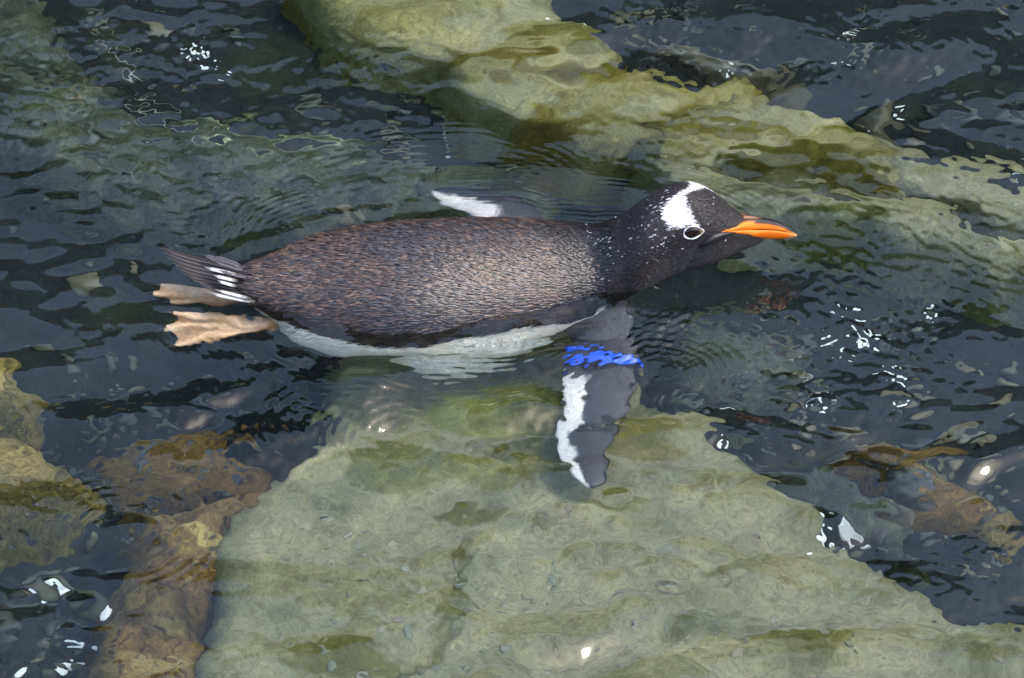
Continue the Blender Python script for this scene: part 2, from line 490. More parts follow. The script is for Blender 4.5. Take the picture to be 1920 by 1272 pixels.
rock('rock_slab', 'large pale beige-green flat rock slab under the penguin flipper',
     [(1190, 755), (1280, 785), (1380, 838), (1430, 895), (1530, 935), (1570, 980), (1640, 1045), (1700, 1095), (1800, 1150), (1940, 1200), (1960, 1400), (380, 1400),
      (390, 1210), (425, 1110), (420, 1000), (480, 900), (600, 805), (640, 720), (670, 660), (780, 560), (1060, 560), (1165, 680)], .17, M_PALE, .007, .016, .035, 3,
     cracks=[([(880, 1010), (860, 1080), (835, 1160), (800, 1230), (720, 1272)], .006, .012, (.42, .46, .20)), ([(1500, 1050), (1300, 1110), (1150, 1090)], .004, .005, (.8, .8, .7))],
     bumps=[(900, 760, .09, .05, (.72, .80, .42)), (890, 965, .05, .018, OLIVE), (760, 870, .07, .035, (.62, .66, .42)), (1150, 940, .05, .010, OLIVE), (1000, 850, .06, .03, OLIVE),
            (1250, 745, .035, .02, (.75, .75, .4)), (1500, 1215, .09, .018, OLIVE), (640, 1240, .07, .02, OLIVE), (930, 890, .05, .03, (.7, .72, .42)), (1200, 830, .05, .02, (.7, .68, .35))])
rock('rock_ridge', 'long pale yellow-green rock ridge beyond the penguin back',
     [(540, -80), (1010, -80), (1050, 35), (1130, 68), (1125, 100), (1235, 140), (1390, 125), (1435, 170), (1330, 205), (1240, 215), (1190, 235), (1140, 250), (1000, 230), (905, 200),
      (850, 155), (810, 110), (700, 75), (640, 40)], .19, M_RIDGE, .007, .018, .04, 17, dome=.004,
     bumps=[(1000, 122, .12, .018, (.55, .5, .16)), (1120, 128, .08, .018, (.6, .6, .2)), (980, 240, .10, .022, (.7, .62, .25)), (1040, 70, .05, .02, (.6, .6, .25))])
rock('boulder', 'rounded pale boulder with dark olive weed beside the penguin head',
     [(1260, 215), (1400, 190), (1560, 205), (1600, 245), (1660, 290), (1660, 320), (1560, 325), (1450, 312), (1340, 300), (1240, 280), (1215, 250)], .17, M_RIDGE, .006, .02, .05, 31, dome=.012,
     bumps=[(1330, 245, .09, .02, (.5, .48, .15)), (1480, 300, .10, .025, (.32, .33, .06)), (1590, 252, .04, .018, (.5, .55, .12)), (1600, 325, .05, .02, (.35, .36, .08))])
rock('boulder', 'pale green-grey boulder split by a dark crack ahead of the beak',
     [(1640, 255), (1790, 290), (1890, 315), (1990, 330), (1990, 505), (1840, 490), (1740, 430), (1620, 395), (1480, 375), (1280, 332), (1250, 300), (1450, 345), (1600, 360), (1680, 345)], .18, M_PALE, .007, .018, .04, 45, dome=.004,
     cracks=[([(1700, 345), (1790, 385), (1850, 420), (1905, 430)], .010, .05, (.25, .25, .25))],
     bumps=[(1600, 400, .06, .02, (.6, .65, .35)), (1800, 500, .06, .03, (.7, .7, .45))])
rock('boulder', 'broad mottled grey-green boulder beyond the penguin tail',
     [(-40, 150), (130, 160), (260, 210), (420, 250), (640, 250), (840, 300), (1000, 340), (980, 400), (700, 400), (560, 410), (380, 390), (180, 360), (60, 300), (-40, 260)], .24, M_MOTTLE, .007, .05, .07, 57, dome=.03,
     cracks=[([(205, 75), (240, 150), (290, 165), (330, 225), (430, 275)], .004, -.006, (4.5, 4.2, 3.3)), ([(430, 275), (600, 290), (700, 270)], .0035, -.004, (3.2, 3.1, 2.3))])
rock('boulder', 'dark mottled boulder at the pool edge past the grey-green boulder',
     [(-60, -30), (60, -30), (90, 60), (130, 110), (90, 150), (-60, 150)], .22, M_MOTTLE, .007, .04, .05, 63, dome=.03)
rock('boulder', 'brown algae-covered rock beside the pale slab',
     [(190, 1130), (235, 1040), (270, 950), (400, 900), (470, 880), (500, 930), (440, 985), (430, 1080), (400, 1160), (395, 1330), (200, 1330), (180, 1210)], .20, M_BROWN, .006, .035, .045, 71, dome=.03,
     bumps=[(360, 1020, .05, .04, (1.3, 1.4, 1.3)), (300, 1160, .05, .04, (.6, .6, .5))])
rock('boulder', 'mustard yellow rock facing the penguin feet',
     [(-60, 790), (50, 785), (100, 805), (135, 850), (100, 885), (-60, 900)], .20, M_MUSTARD, .006, .03, .04, 83, dome=.03)
rock('boulder', 'small ochre rock behind the mustard yellow rock',
     [(-60, 690), (25, 690), (70, 715), (50, 735), (-60, 740)], .24, M_MUSTARD, .006, .03, .04, 97, dome=.03)
rock('boulder', 'low tan rock with pale rings on the dark bed beyond the ridge',
     [(1240, 45), (1320, 70), (1420, 95), (1490, 120), (1480, 155), (1390, 150), (1310, 115), (1250, 80)], .27, stone_mat('tan_rock', (.22, .19, .12), (.34, .30, .2)), .006, .03, .05, 103, dome=.02)
rock('boulder', 'low tan rock beside the split boulder on the dark bed',
     [(1640, 150), (1690, 160), (1700, 215), (1670, 260), (1620, 215)], .27, stone_mat('tan_rock', (.17, .16, .11), (.27, .25, .17)), .006, .03, .04, 109, dome=.02)
rock('boulder', 'flat olive-brown rock on the dark bed right of the pale slab',
     [(1560, 800), (1680, 830), (1780, 880), (1900, 950), (1880, 1010), (1760, 960), (1650, 890), (1540, 850)], .27, M_BROWN, .007, .03, .05, 113, dome=.02)
rock('boulder', 'grey-green rock under the water below the penguin beak',
     [(1250, 600), (1380, 580), (1500, 640), (1480, 720), (1380, 740), (1270, 700)], .26, M_MOTTLE, .007, .04, .05, 127, dome=.03)
rock('boulder', 'dark olive rock on the bed beside the edge of the pale slab',
     [(1430, 870), (1560, 880), (1660, 960), (1700, 1040), (1620, 1000), (1500, 930)], .26, M_MOTTLE, .007, .04, .05, 131, dome=.02)
rock('boulder', 'brown rock under the dark water between the mustard rock and the pale slab',
     [(180, 830), (330, 800), (480, 830), (470, 880), (330, 900), (210, 900)], .26, M_BROWN, .007, .04, .05, 137, dome=.02)

# ------------------------------------------------------------------ stones lying on the bed
def stone_mesh(k, sharp=0.0):
    import bmesh
    bm = bmesh.new(); bmesh.ops.create_icosphere(bm, subdivisions=2, radius=1)
    r = np.random.default_rng(300 + k)
    ph = r.random((5, 3)) * 6.28; fr = r.normal(size=(5, 3)) * 1.1
    for vv in bm.verts:
        n = sum(.10 * math.sin(float(np.dot(fr[i], vv.co)) * 1.6 + ph[i][0]) for i in range(5))
        vv.co = vv.co * (1 + n)
        if sharp: vv.co += Vector(r.normal(size=3)) * sharp
    me = bpy.data.meshes.new('stone'); bm.to_mesh(me); bm.free()
    me.polygons.foreach_set('use_smooth', np.full(len(me.polygons), sharp == 0))
    return me
STONES = []
for k in range(6):
    for mm in STONE_MATS:
        me = stone_mesh(k); me.materials.append(mm); STONES.append(me)
GRIT = []
for k in range(4):
    for mm in M_GRIT:
        me = stone_mesh(20 + k); me.materials.append(mm); GRIT.append(me)
SHELLS = []
for k in range(4):
    me = stone_mesh(40 + k, .12); me.materials.append(M_SHELL); SHELLS.append(me)
def place(name, me, hit, size, flat, label, cat, group):
    o = bpy.data.objects.new(name, me); COL.objects.link(o)
    a = size * random.uniform(.8, 1.25); b = size * random.uniform(.65, 1.0)
    o.scale = (a, b, size * flat)
    o.rotation_euler = Vector((0, 0, 1)).rotation_difference(hit[1] if hit[1].z > 0 else -hit[1]).to_euler()
    o.rotation_euler.rotate_axis('Z', random.uniform(0, 6.28))
    o.location = hit[0] + Vector((0, 0, size * flat * .45))
    if name == 'shell_fragment': o.scale *= .72
    return tag(o, label, cat, group)
taken = []
def scatter(n, box, rng, name, meshes, flat, label, group, cond=None, cat='stone'):
    c = 0; tries = 0
    while c < n and tries < n * 12:
        tries += 1
        px, py = random.uniform(box[0], box[2]), random.uniform(box[1], box[3])
        if cond and not cond(px, py): continue
        h = cast_under(px, py)
        if h is None: continue
        s = rng[0] * (rng[1] / rng[0]) ** (random.random() ** 1.6)
        if any((h[0] - t[0]).length < (s + t[1]) * .8 for t in taken): continue
        taken.append((h[0].copy(), s))
        me_ = random.choice(meshes)
        tone = me_.materials[0].name.rsplit('_', 1)[0].replace('_', '-')
        place(name, me_, h, s, flat, label.replace('*', tone), cat, group); c += 1
deep = lambda px, py: (lambda h: h is not None and h[0].z < -.245)(cast_under(px, py))
onslab = lambda px, py: (lambda h: h is not None and h[0].z > -.24)(cast_under(px, py))
scatter(85, (1230, 560, 1910, 1100), (.006, .020), 'stone', STONES, .6, 'loose * rounded stone on the dark bed alongside the pale slab', 'stones beside the pale slab', deep)
scatter(45, (1150, 0, 1910, 290), (.006, .020), 'stone', STONES, .6, 'loose * stone on the dark bed beyond the pale ridge', 'stones beyond the ridge', deep)
scatter(55, (60, 640, 700, 1010), (.006, .019), 'stone', STONES, .6, 'loose * stone on the dark bed between the feet and the brown rock', 'stones below the feet', deep)
scatter(55, (10, 20, 950, 560), (.006, .020), 'stone', STONES, .6, 'loose * stone on the bed around the mottled boulder', 'stones round the mottled boulder', lambda px, py: (lambda h: h is not None and h[0].z < -.20)(cast_under(px, py)))
scatter(25, (10, 1000, 230, 1270), (.006, .018), 'stone', STONES[:15], .6, 'loose * stone in the dark hollow beside the brown rock', 'stones beside the brown rock', deep)
scatter(170, (560, 960, 1900, 1268), (.0030, .0070), 'pebble', GRIT, .35, 'tiny * pebble lying on the pale slab', 'pebbles on the pale slab', onslab, 'pebble')

for px, py, s in [(100, 1120, .014), (197, 1150, .011), (122, 1248, .013), (165, 1234, .010), (42, 1246, .009), (138, 1214, .008), (22, 1205, .005)]:
    h = cast_under(px, py)
    place('shell_fragment', random.choice(SHELLS), h, s, .5, 'white shell fragment in the dark hollow beside the brown rock', 'shell', 'white fragments beside the brown rock')
for px, py, s in [(1560, 592, .007), (1602, 598, .008), (1546, 634, .008), (1576, 660, .006), (1612, 632, .008), (1628, 642, .008), (1484, 668, .007), (1502, 712, .008),
                  (1666, 704, .009), (1692, 722, .008), (1548, 757, .005), (1362, 785, .008), (1742, 580, .008), (1756, 606, .007)]:
    h = cast_under(px, py)
    place('shell_fragment', random.choice(SHELLS), h, s, .45, 'tiny white shell fragment on the dark bed below the beak', 'shell', 'white fragments below the beak')
for px, py, s in [(1348, 128, .008), (1590, 102, .010), (1120, 72, .004), (1708, 232, .008), (1700, 215, .006), (1640, 255, .006), (1905, 330, .006), (1020, 20, .005)]:
    h = cast_under(px, py)
    place('shell_fragment', random.choice(SHELLS), h, s, .45, 'tiny white shell fragment beyond the pale ridge and boulders', 'shell', 'white fragments beyond the ridge')
for px, py, s in [(366, 98, .010), (372, 112, .009), (412, 126, .005), (832, 252, .005)]:
    h = cast_under(px, py)
    place('shell_fragment', random.choice(SHELLS), h, s, .45, 'tiny white shell fragment near the mottled grey-green boulder', 'shell', 'white fragments by the mottled boulder')
for px, py, s in [(1555, 1000, .012), (1582, 990, .013), (1535, 1032, .010), (1610, 1012, .008)]:
    h = cast_under(px, py)
    place('shell_fragment', random.choice(SHELLS), h, s, .3, 'white shell fragment on the edge of the pale slab', 'shell', 'white fragments on the slab edge')

# pale strands of weed on the bed beyond the tail
M_WEED = stone_mat('pale_weed', (.60, .59, .46), (.76, .74, .60))
def strand(pxs, label, r=.0015):
    pts = []
    for (a, b_), (c, d_) in zip(pxs[:-1], pxs[1:]):
        for k in range(5):
            f = k / 5
            pts.append(cast_under(a + (c - a) * f + random.uniform(-3, 3), b_ + (d_ - b_) * f + random.uniform(-3, 3))[0] + Vector((0, 0, r * .6)))
    rg = []
    for k, p in enumerate(pts):
        t_ = (pts[min(k + 1, len(pts) - 1)] - pts[max(k - 1, 0)]).normalized()
        sd_ = t_.cross(Vector((0, 0, 1))).normalized(); u_ = sd_.cross(t_)
        rr = r * (.4 + .6 * math.sin(math.pi * (k + .5) / len(pts))) * random.uniform(.8, 1.3)
        rg.append([tuple(p - pts[0] + sd_ * rr * math.cos(q_) + u_ * rr * .6 * math.sin(q_)) for q_ in [2 * math.pi * i / 7 for i in range(7)]])
    n_ = 7
    V_ = [p for q_ in rg for p in q_]
    F_ = [(a * n_ + i, a * n_ + (i + 1) % n_, (a + 1) * n_ + (i + 1) % n_, (a + 1) * n_ + i) for a in range(len(rg) - 1) for i in range(n_)]
    F_ += [tuple(reversed(range(n_))), tuple(range((len(rg) - 1) * n_, len(rg) * n_))]
    o = mesh_obj('weed_strand', V_, F_, M_WEED); o.location = pts[0]
    return tag(o, label, 'weed')
strand([(205, 72), (222, 95), (232, 130), (262, 160), (290, 168)], 'short pale weed strand beyond the mottled boulder')
strand([(238, 188), (262, 215), (330, 232), (372, 262), (430, 275)], 'long pale weed strand lying over the mottled boulder')

# ------------------------------------------------------------------ penguin
pen = bpy.data.objects.new('penguin', None)
COL.objects.link(pen)
pen.location = ROOT
tag(pen, 'grey-brown penguin with white head band and orange beak swimming at the surface', 'penguin')
L = lambda p: Vector(p) - ROOT            # world -> penguin

def loft(rings, cap=True):
    """rings: list of lists of points"""
    n = len(rings[0]); V = [p for r in rings for p in r]; F = []
    for a in range(len(rings) - 1):
        for i in range(n):
            j = (i + 1) % n
            F.append((a * n + i, a * n + j, (a + 1) * n + j, (a + 1) * n + i))
    if cap:
        F.append(tuple(reversed(range(n)))); F.append(tuple(range((len(rings) - 1) * n, len(rings) * n)))
    return V, F
# torso, neck and head
rings = []
for x, y, z, w, u, d in smooth_sections(90):
    rg = []
    for i in range(56):
        a = 2 * math.pi * i / 56
        c, s = math.sin(a), math.cos(a)
        p = 2.25 if s > 0 else 2.25 + .35 * min(1, -s * 2)
        cx = math.copysign(abs(c) ** (2 / p), c); sx = math.copysign(abs(s) ** (2 / p), s)
        bulge = 1 + .32 * float(sstep(.19, .12, x)) * float(sstep(-.19, -.14, x)) * max(0, -s) ** .8
        rg.append((x, y + w * cx * bulge, z + (u if s > 0 else d) * sx))
    rings.append(rg)
parts_src = {'torso': loft(rings)}
# flippers: blades from centre line pixels, chord half widths and depth
def blade(stations, nrm_hint, thick):
    """stations: (centre, half chord, chord dir)"""
    rg = []
    n = len(stations)
    for k, (c, hw, cd) in enumerate(stations):
        a = stations[max(k - 1, 0)][0]; b = stations[min(k + 1, n - 1)][0]
        t = (b - a).normalized()
        cdir = (cd - t * cd.dot(t)).normalized()
        nrm = t.cross(cdir).normalized()
        if nrm.dot(nrm_hint) < 0: nrm = -nrm
        th = thick * (1 - .45 * k / (n - 1)) * min(1, hw / .012 + .25)
        rg.append([tuple(c + cdir * (hw * math.cos(q)) + nrm * (th * math.sin(q))) for q in [2 * math.pi * i / 28 for i in range(28)]])
    return rg
def subdiv_st(st, n=34):
    out = []
    T = np.linspace(0, len(st) - 1, n)
    arr = np.array([[*s[0], s[1], *s[2]] for s in st])
    for t in T:
        i = int(min(t, len(st) - 2)); f = t - i
        p0, p1, p2, p3 = arr[max(i - 1, 0)], arr[i], arr[i + 1], arr[min(i + 2, len(st) - 1)]
        r = .5 * (2 * p1 + (p2 - p0) * f + (2 * p0 - 5 * p1 + 4 * p2 - p3) * f * f + (3 * p1 - p0 - 3 * p2 + p3) * f ** 3)
        out.append((Vector(r[:3]), max(r[3], .003), Vector(r[4:7])))
    return out
SC = .0006
near_px = [(1105, 535, .040, 66, 1), (1125, 595, .055, 66, 1), (1130, 640, .066, 64, 1), (1128, 680, .076, 65, 1), (1116, 730, .086, 66, 1), (1106, 780, .096, 63, 1),
           (1100, 830, .104, 52, 1), (1100, 870, .110, 42, 1), (1104, 900, .114, 26, 1), (1104, 918, .117, 8, 1)]
near_st = subdiv_st([(L(PU(px, py, d)), hw * SC, Vector((1, 0, .10))) for px, py, d, hw, _ in near_px])
parts_src['near_flipper'] = loft(blade(near_st, Vector((0, -.4, 1)), .0085))
far_px = [(1010, 440, .035, 40), (965, 402, .035, 42), (930, 388, .035, 42), (890, 378, .038, 40), (855, 368, .042, 34), (830, 360, .046, 22), (812, 354, .05, 6)]
far_st = subdiv_st([(L(PU(px, py, d)), hw * SC, Vector((.35, .8, .15))) for px, py, d, hw in far_px])
parts_src['far_flipper'] = loft(blade(far_st, Vector((0, -.4, 1)), .008))
# feet: tarsus, three toes and the web between them
def tube(pts, radii, n=12):
    rg = []
    for k, p in enumerate(pts):
        a = pts[max(k - 1, 0)]; b = pts[min(k + 1, len(pts) - 1)]
        t = (b - a).normalized(); s = t.cross(Vector((0, 0, 1))).normalized(); u = s.cross(t)
        rg.append([tuple(p + s * (radii[k] * math.cos(2 * math.pi * i / n)) + u * (radii[k] * .8 * math.sin(2 * math.pi * i / n))) for i in range(n)])
    return loft(rg)
def merge(ms):
    V, F = [], []
    for v_, f_ in ms:
        o = len(V); V += list(v_); F += [tuple(i + o for i in f) for f in f_]
    return V, F
CHAINS = []
def foot(ankle, knee, toes):
    ms = [tube([knee, knee.lerp(ankle, .5), ankle], [.016, .012, .010])]
    chains = []
    CHAINS.append(chains)
    for tp in toes:
        mid = ankle.lerp(tp, .5) + Vector((0, 0, .004))
        chain = [ankle, ankle.lerp(mid, .6), mid, mid.lerp(tp, .5), tp]
        chains.append(chain)
        ms.append(tube(chain, [.0085, .0078, .0072, .0068, .0045]))
    for a, b in zip(chains[:-1], chains[1:]):
        rg = []
        for k in range(5):
            f = k / 4
            pa, pb = a[k].lerp(a[4], 0), b[k]
            if k == 4: pa = a[3].lerp(a[4], .9); pb = b[3].lerp(b[4], .9)
            md = (pa + pb) / 2 + (ankle - (pa + pb) / 2) * (.06 * f)
            t = .0019
            rg.append([tuple(pa + Vector((0, 0, t))), tuple(md + Vector((0, 0, t * .8))), tuple(pb + Vector((0, 0, t))), tuple(pb - Vector((0, 0, t))), tuple(md - Vector((0, 0, t * .8))), tuple(pa - Vector((0, 0, t)))])
        ms.append(loft(rg))
    return merge(ms)
parts_src['near_foot'] = foot(L(PU(500, 612, .045)), L(PU(580, 590, .05)), [L(PU(322, 586, .026)), L(PU(308, 616, .045)), L(PU(322, 652, .060))])
parts_src['far_foot'] = foot(L(PU(440, 562, .030)), L(PU(545, 565, .04)), [L(PU(300, 534, .020)), L(PU(286, 550, .024)), L(PU(318, 566, .032))])

src_bvh = {k_: BVHTree.FromPolygons([tuple(p) for p in V], F) for k_, (V, F) in parts_src.items()}
V, F = merge(list(parts_src.values()))
tmp_me = bpy.data.meshes.new('tmp'); tmp_me.from_pydata([tuple(p) for p in V], [], F); tmp_me.update()
tmp = bpy.data.objects.new('tmp', tmp_me); COL.objects.link(tmp)
md_ = tmp.modifiers.new('r', 'REMESH'); md_.mode = 'VOXEL'; md_.voxel_size = .0022
ms_ = tmp.modifiers.new('s', 'SMOOTH'); ms_.factor = .5; ms_.iterations = 2
dg = bpy.context.evaluated_depsgraph_get()
body_me = bpy.data.meshes.new_from_object(tmp.evaluated_get(dg)); body_me.name = 'body'
bpy.data.objects.remove(tmp); bpy.data.meshes.remove(tmp_me)

nv = len(body_me.vertices)
BC = np.empty(nv * 3, dtype=np.float32); body_me.vertices.foreach_get('co', BC); BC = BC.reshape(-1, 3).astype(float)
BN = np.empty(nv * 3, dtype=np.float32); body_me.vertices.foreach_get('normal', BN); BN = BN.reshape(-1, 3).astype(float)
body_bvh = bvh_of(body_me)
names = list(parts_src)
def part_of(co):
    out = np.zeros(len(co), dtype=int)
    for i, c in enumerate(co):
        bd, bi = 9, 0
        for j, n_ in enumerate(names):
            h = src_bvh[n_].find_nearest(Vector(c), .02)
            if h[0] is not None and h[3] < bd - (0 if j else .0): bd, bi = h[3], j
        out[i] = bi
    return out
BP = part_of(BC)
def phi_of(co):
    """angle round the spine, 0 at the crown, pi at the keel"""
    sx = [np.interp(co[:, 0], SEC[:, 0], SEC[:, k]) for k in (1, 2)]
    return np.arctan2(co[:, 1] - sx[0], co[:, 2] - sx[1])
HEAD_ROLL = .10
def hit_body(px, py):
    h = body_bvh.ray_cast(CAM - ROOT, ray(px, py), 20)
    return h
# white head patch: outline traced on the near side, mirrored over the crown
patch_px = [(1291, 344), (1282, 352), (1268, 366), (1254, 380), (1245, 396), (1247, 408), (1254, 421), (1271, 428), (1283, 426), (1300, 424), (1313, 428), (1318, 434), (1311, 421),
            (1304, 411), (1297, 396), (1291, 380), (1288, 366), (1290, 357), (1297, 349)]
patch = []
for px, py in patch_px:
    h = hit_body(px, py)
    if h[0] is None: h = hit_body(px, py + 4)
    if h[0] is None: continue
    c = np.array([h[0]]); patch.append((c[0][0], -(phi_of(c)[0] - HEAD_ROLL)))
crown_x = (patch[0][0] + patch[-1][0]) / 2
patch = [(crown_x - .005, -.3)] + patch + [(crown_x + .006, -.3)]
def white_patch(co):
    sp_ = phi_of(co) - HEAD_ROLL
    ph = np.abs(sp_)
    return -poly_sd(co[:, 0] - .045 * np.clip(sp_ + .25, 0, .8), ph * .04, [(a, b * .04) for a, b in patch])      # positive inside, metres
def line_d3(p, chain):
    d = np.full(len(p), 9.0)
    for a, b_ in zip(chain[:-1], chain[1:]):
        a_, v_ = np.array(a), np.array(b_ - a)
        tt = np.clip(((p - a_) @ v_) / (v_ @ v_), 0, 1)
        d = np.minimum(d, np.linalg.norm(p - a_ - tt[:, None] * v_, axis=1))
    return d
def body_colour(co, part, rnd=0.0):
    """base colours of the plumage and skin at points"""
    n = len(co)
    x, ph = co[:, 0], np.abs(phi_of(co))
    col = np.tile(np.array([.024, .020, .019]), (n, 1))
    wob = .10 * fbm(x * 18, co[:, 2] * 18 + co[:, 1] * 9, 401, 3)
    # dark head and throat, paler grey low on the cheek
    hd = sstep(.19, .235, x)[:, None]
    cheek = (sstep(1.2, 2.2, ph) * sstep(.22, .27, x))[:, None]
    col = col * (1 - hd) + np.array([.017, .0145, .0145]) * hd
    col = col * (1 - cheek * .85) + np.array([.055, .051, .049]) * cheek * .85
    # white belly
    lim = 1.66 + wob + .25 * sstep(-.10, -.19, x) - .16 * sstep(.0, .05, x) + .45 * sstep(.145, .195, x)
    belly = sstep(-.03, .03, ph - lim) * (1 - sstep(.185, .200, x + .12 * wob + .03 * (ph - 2.4)))
    col = col * (1 - belly[:, None]) + np.array([.80, .80, .72]) * belly[:, None]
    wp = sstep(-.0012, .0012, white_patch(co) + rnd) * (x > .2)
    col = col * (1 - wp[:, None]) + np.array([.72, .72, .71]) * wp[:, None]
    for nm, stn, sgn in (('near_flipper', near_st, -1), ('far_flipper', far_st, -1)):
        m = part == names.index(nm)
        if not m.any(): continue
        C = np.array([list(s[0]) for s in stn]); H = np.array([s[1] for s in stn]); D = np.array([list(s[2].normalized()) for s in stn])
        pts = co[m]
        k_ = np.argmin(((pts[:, None] - C[None]) ** 2).sum(-1), 1)
        uu = ((pts - C[k_]) * D[k_]).sum(1) / H[k_]
        f = k_ / (len(stn) - 1)
        c = np.tile(np.array([.009, .011, .018]), (len(pts), 1))
        if nm == 'near_flipper':
            w_ = sstep(-.24, -.38, uu + .16 * fbm(pts[:, 1] * 60, pts[:, 0] * 60, 12, 2)) * sstep(.36, .40, f)
            under = sstep(.0, .3, 1 - f * 99)
        else:
            w_ = sstep(.05, -.15, uu + .25 * fbm(pts[:, 0] * 60, pts[:, 1] * 60, 13, 2)) * sstep(.25, .35, f)
        c = c * (1 + 1.3 * fbm(pts[:, 0] * 120, pts[:, 1] * 45, 808, 3))[:, None]
        c = c * (1 - w_[:, None]) + np.array([.58, .57, .54]) * w_[:, None]
        col[m] = c
    for nm in ('near_foot', 'far_foot'):
        m = part == names.index(nm)
        if m.any():
            t = fbm(co[m][:, 0] * 60, co[m][:, 1] * 60, 77, 3)[:, None]
            up = sstep(-.115, -.175, co[m][:, 0])[:, None]
            dt = np.full(m.sum(), 9.0)
            for chs in CHAINS:
                for chn in chs:
                    dt = np.minimum(dt, line_d3(co[m], chn))
            web = sstep(.005, .009, dt)[:, None]
            c = np.array([.70, .48, .28]) * (1 - web) + np.array([.46, .26, .13]) * web + np.array([.35, .36, .30]) * t
            col[m] = c * up + np.array([.55, .50, .40]) * (1 - up)
    return np.clip(col, .005, .9)
m_body, nt, b = new_mat('penguin_skin')
att = nt.nodes.new('ShaderNodeAttribute'); att.attribute_name = 'Col'
tc = nt.nodes.new('ShaderNodeTexCoord').outputs['Object']
mp = nt.nodes.new('ShaderNodeMapping'); mp.inputs['Scale'].default_value = (.35, 1, 1); nt.links.new(tc, mp.inputs['Vector'])
nn = noise(nt, 420, 3, .6, 0, mp.outputs[0])
g = ramp(nt, nn.outputs[0], [(.3, (.7, .7, .7)), (.7, (1.15, 1.13, 1.1))]).outputs[0]
nt.links.new(mix(nt, 1.0, att.outputs['Color'], g, 'MULTIPLY'), b.inputs['Base Color'])
b.inputs['Roughness'].default_value = .55
bump(nt, nn.outputs[0], .5, .0015, b)
body = link_mesh('body', body_me, m_body, pen, cols=body_colour(BC, BP))

m_claw, nt, b = new_mat('claw'); b.inputs['Base Color'].default_value = (.03, .024, .02, 1); b.inputs['Roughness'].default_value = .4
for chs in CHAINS:
    for chn in chs:
        t_ = (chn[4] - chn[3]).normalized()
        V_, F_ = tube([chn[4] - t_ * .003, chn[4] + t_ * .004 + Vector((0, 0, .0005)), chn[4] + t_ * .010 - Vector((0, 0, .0012)), chn[4] + t_ * .014 - Vector((0, 0, .0035))], [.0030, .0026, .0016, .0004], 8)
        mesh_obj('claw', V_, F_, m_claw, pen)

# feathers: thousands of short overlapping blades lying along the body
def sample_body(n, weight):
    me = body_me
    me.calc_loop_triangles()
    nt_ = len(me.loop_triangles)
    tv = np.empty(nt_ * 3, dtype=np.int32); me.loop_triangles.foreach_get('vertices', tv); tv = tv.reshape(-1, 3)
    a, b_, c_ = BC[tv[:, 0]], BC[tv[:, 1]], BC[tv[:, 2]]
    ar = np.linalg.norm(np.cross(b_ - a, c_ - a), axis=1) * .5
    w = ar * weight((a + b_ + c_) / 3, BP[tv[:, 0]])
    pk = RNG.choice(nt_, n, p=w / w.sum())
    r1, r2 = np.sqrt(RNG.random(n)), RNG.random(n)
    u = np.stack([1 - r1, r1 * (1 - r2), r1 * r2], 1)
    pos = u[:, :1] * a[pk] + u[:, 1:2] * b_[pk] + u[:, 2:] * c_[pk]
    nr = u[:, :1] * BN[tv[pk, 0]] + u[:, 1:2] * BN[tv[pk, 1]] + u[:, 2:] * BN[tv[pk, 2]]
    return pos, nr / np.linalg.norm(nr, axis=1)[:, None], BP[tv[pk, 0]]
def feathers(name, pos, nr, length, width, lift, jit, cols, mat, curl=.0):
    n = len(pos)
    d = np.tile(np.array([-1.0, 0, 0]), (n, 1))
    d[:, 1] += RNG.normal(size=n) * jit; d[:, 2] += RNG.normal(size=n) * jit
    # feathers stream down and outward along the flanks a little
    d[:, 2] -= .10 * np.abs(nr[:, 1])
    d -= nr * (d * nr).sum(1)[:, None]
    d /= np.linalg.norm(d, axis=1)[:, None]
    s = np.cross(nr, d)
    L_ = length[:, None]; W_ = width[:, None]; lf = lift[:, None]
    def pt(t, sd_, up): return pos + d * (L_ * t) + s * (W_ * sd_) + nr * (L_ * lf * t + up * W_)
    vs_ = np.stack([pt(0, 0, -.05), pt(.38, -.5, -.08), pt(.40, 0, .16), pt(.38, .5, -.08), pt(.80, -.36, -.12), pt(.82, 0, .08), pt(.80, .36, -.12), pt(1.0, 0, -.18)], 1)
    fi = np.array([(0, 1, 2), (0, 2, 3), (1, 4, 5), (1, 5, 2), (2, 5, 6), (2, 6, 3), (4, 7, 5), (5, 7, 6)])
    q_ = (fi[None] + (np.arange(n) * 8)[:, None, None]).reshape(-1, 3)
    me = fast_mesh(name, vs_.reshape(-1, 3), q_)
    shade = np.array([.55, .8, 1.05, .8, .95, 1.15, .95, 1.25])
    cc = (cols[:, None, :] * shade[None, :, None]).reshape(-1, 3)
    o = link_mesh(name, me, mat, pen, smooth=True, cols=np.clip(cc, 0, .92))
    o['kind'] = 'stuff'
    return o
m_fea, nt, b = new_mat('wet_feather')
att = nt.nodes.new('ShaderNodeAttribute'); att.attribute_name = 'Col'
nt.links.new(att.outputs['Color'], b.inputs['Base Color'])
b.inputs['Roughness'].default_value = .31
b.inputs['Specular IOR Level'].default_value = .42
m_tail, nt, b = new_mat('tail_quill')
att = nt.nodes.new('ShaderNodeAttribute'); att.attribute_name = 'Col'
nt.links.new(att.outputs['Color'], b.inputs['Base Color'])
b.inputs['Roughness'].default_value = .7
b.inputs['Specular IOR Level'].default_value = .1
m_fine, nt, b = new_mat('velvet_feather')
att = nt.nodes.new('ShaderNodeAttribute'); att.attribute_name = 'Col'
nt.links.new(att.outputs['Color'], b.inputs['Base Color'])
b.inputs['Roughness'].default_value = .6
b.inputs['Specular IOR Level'].default_value = .3

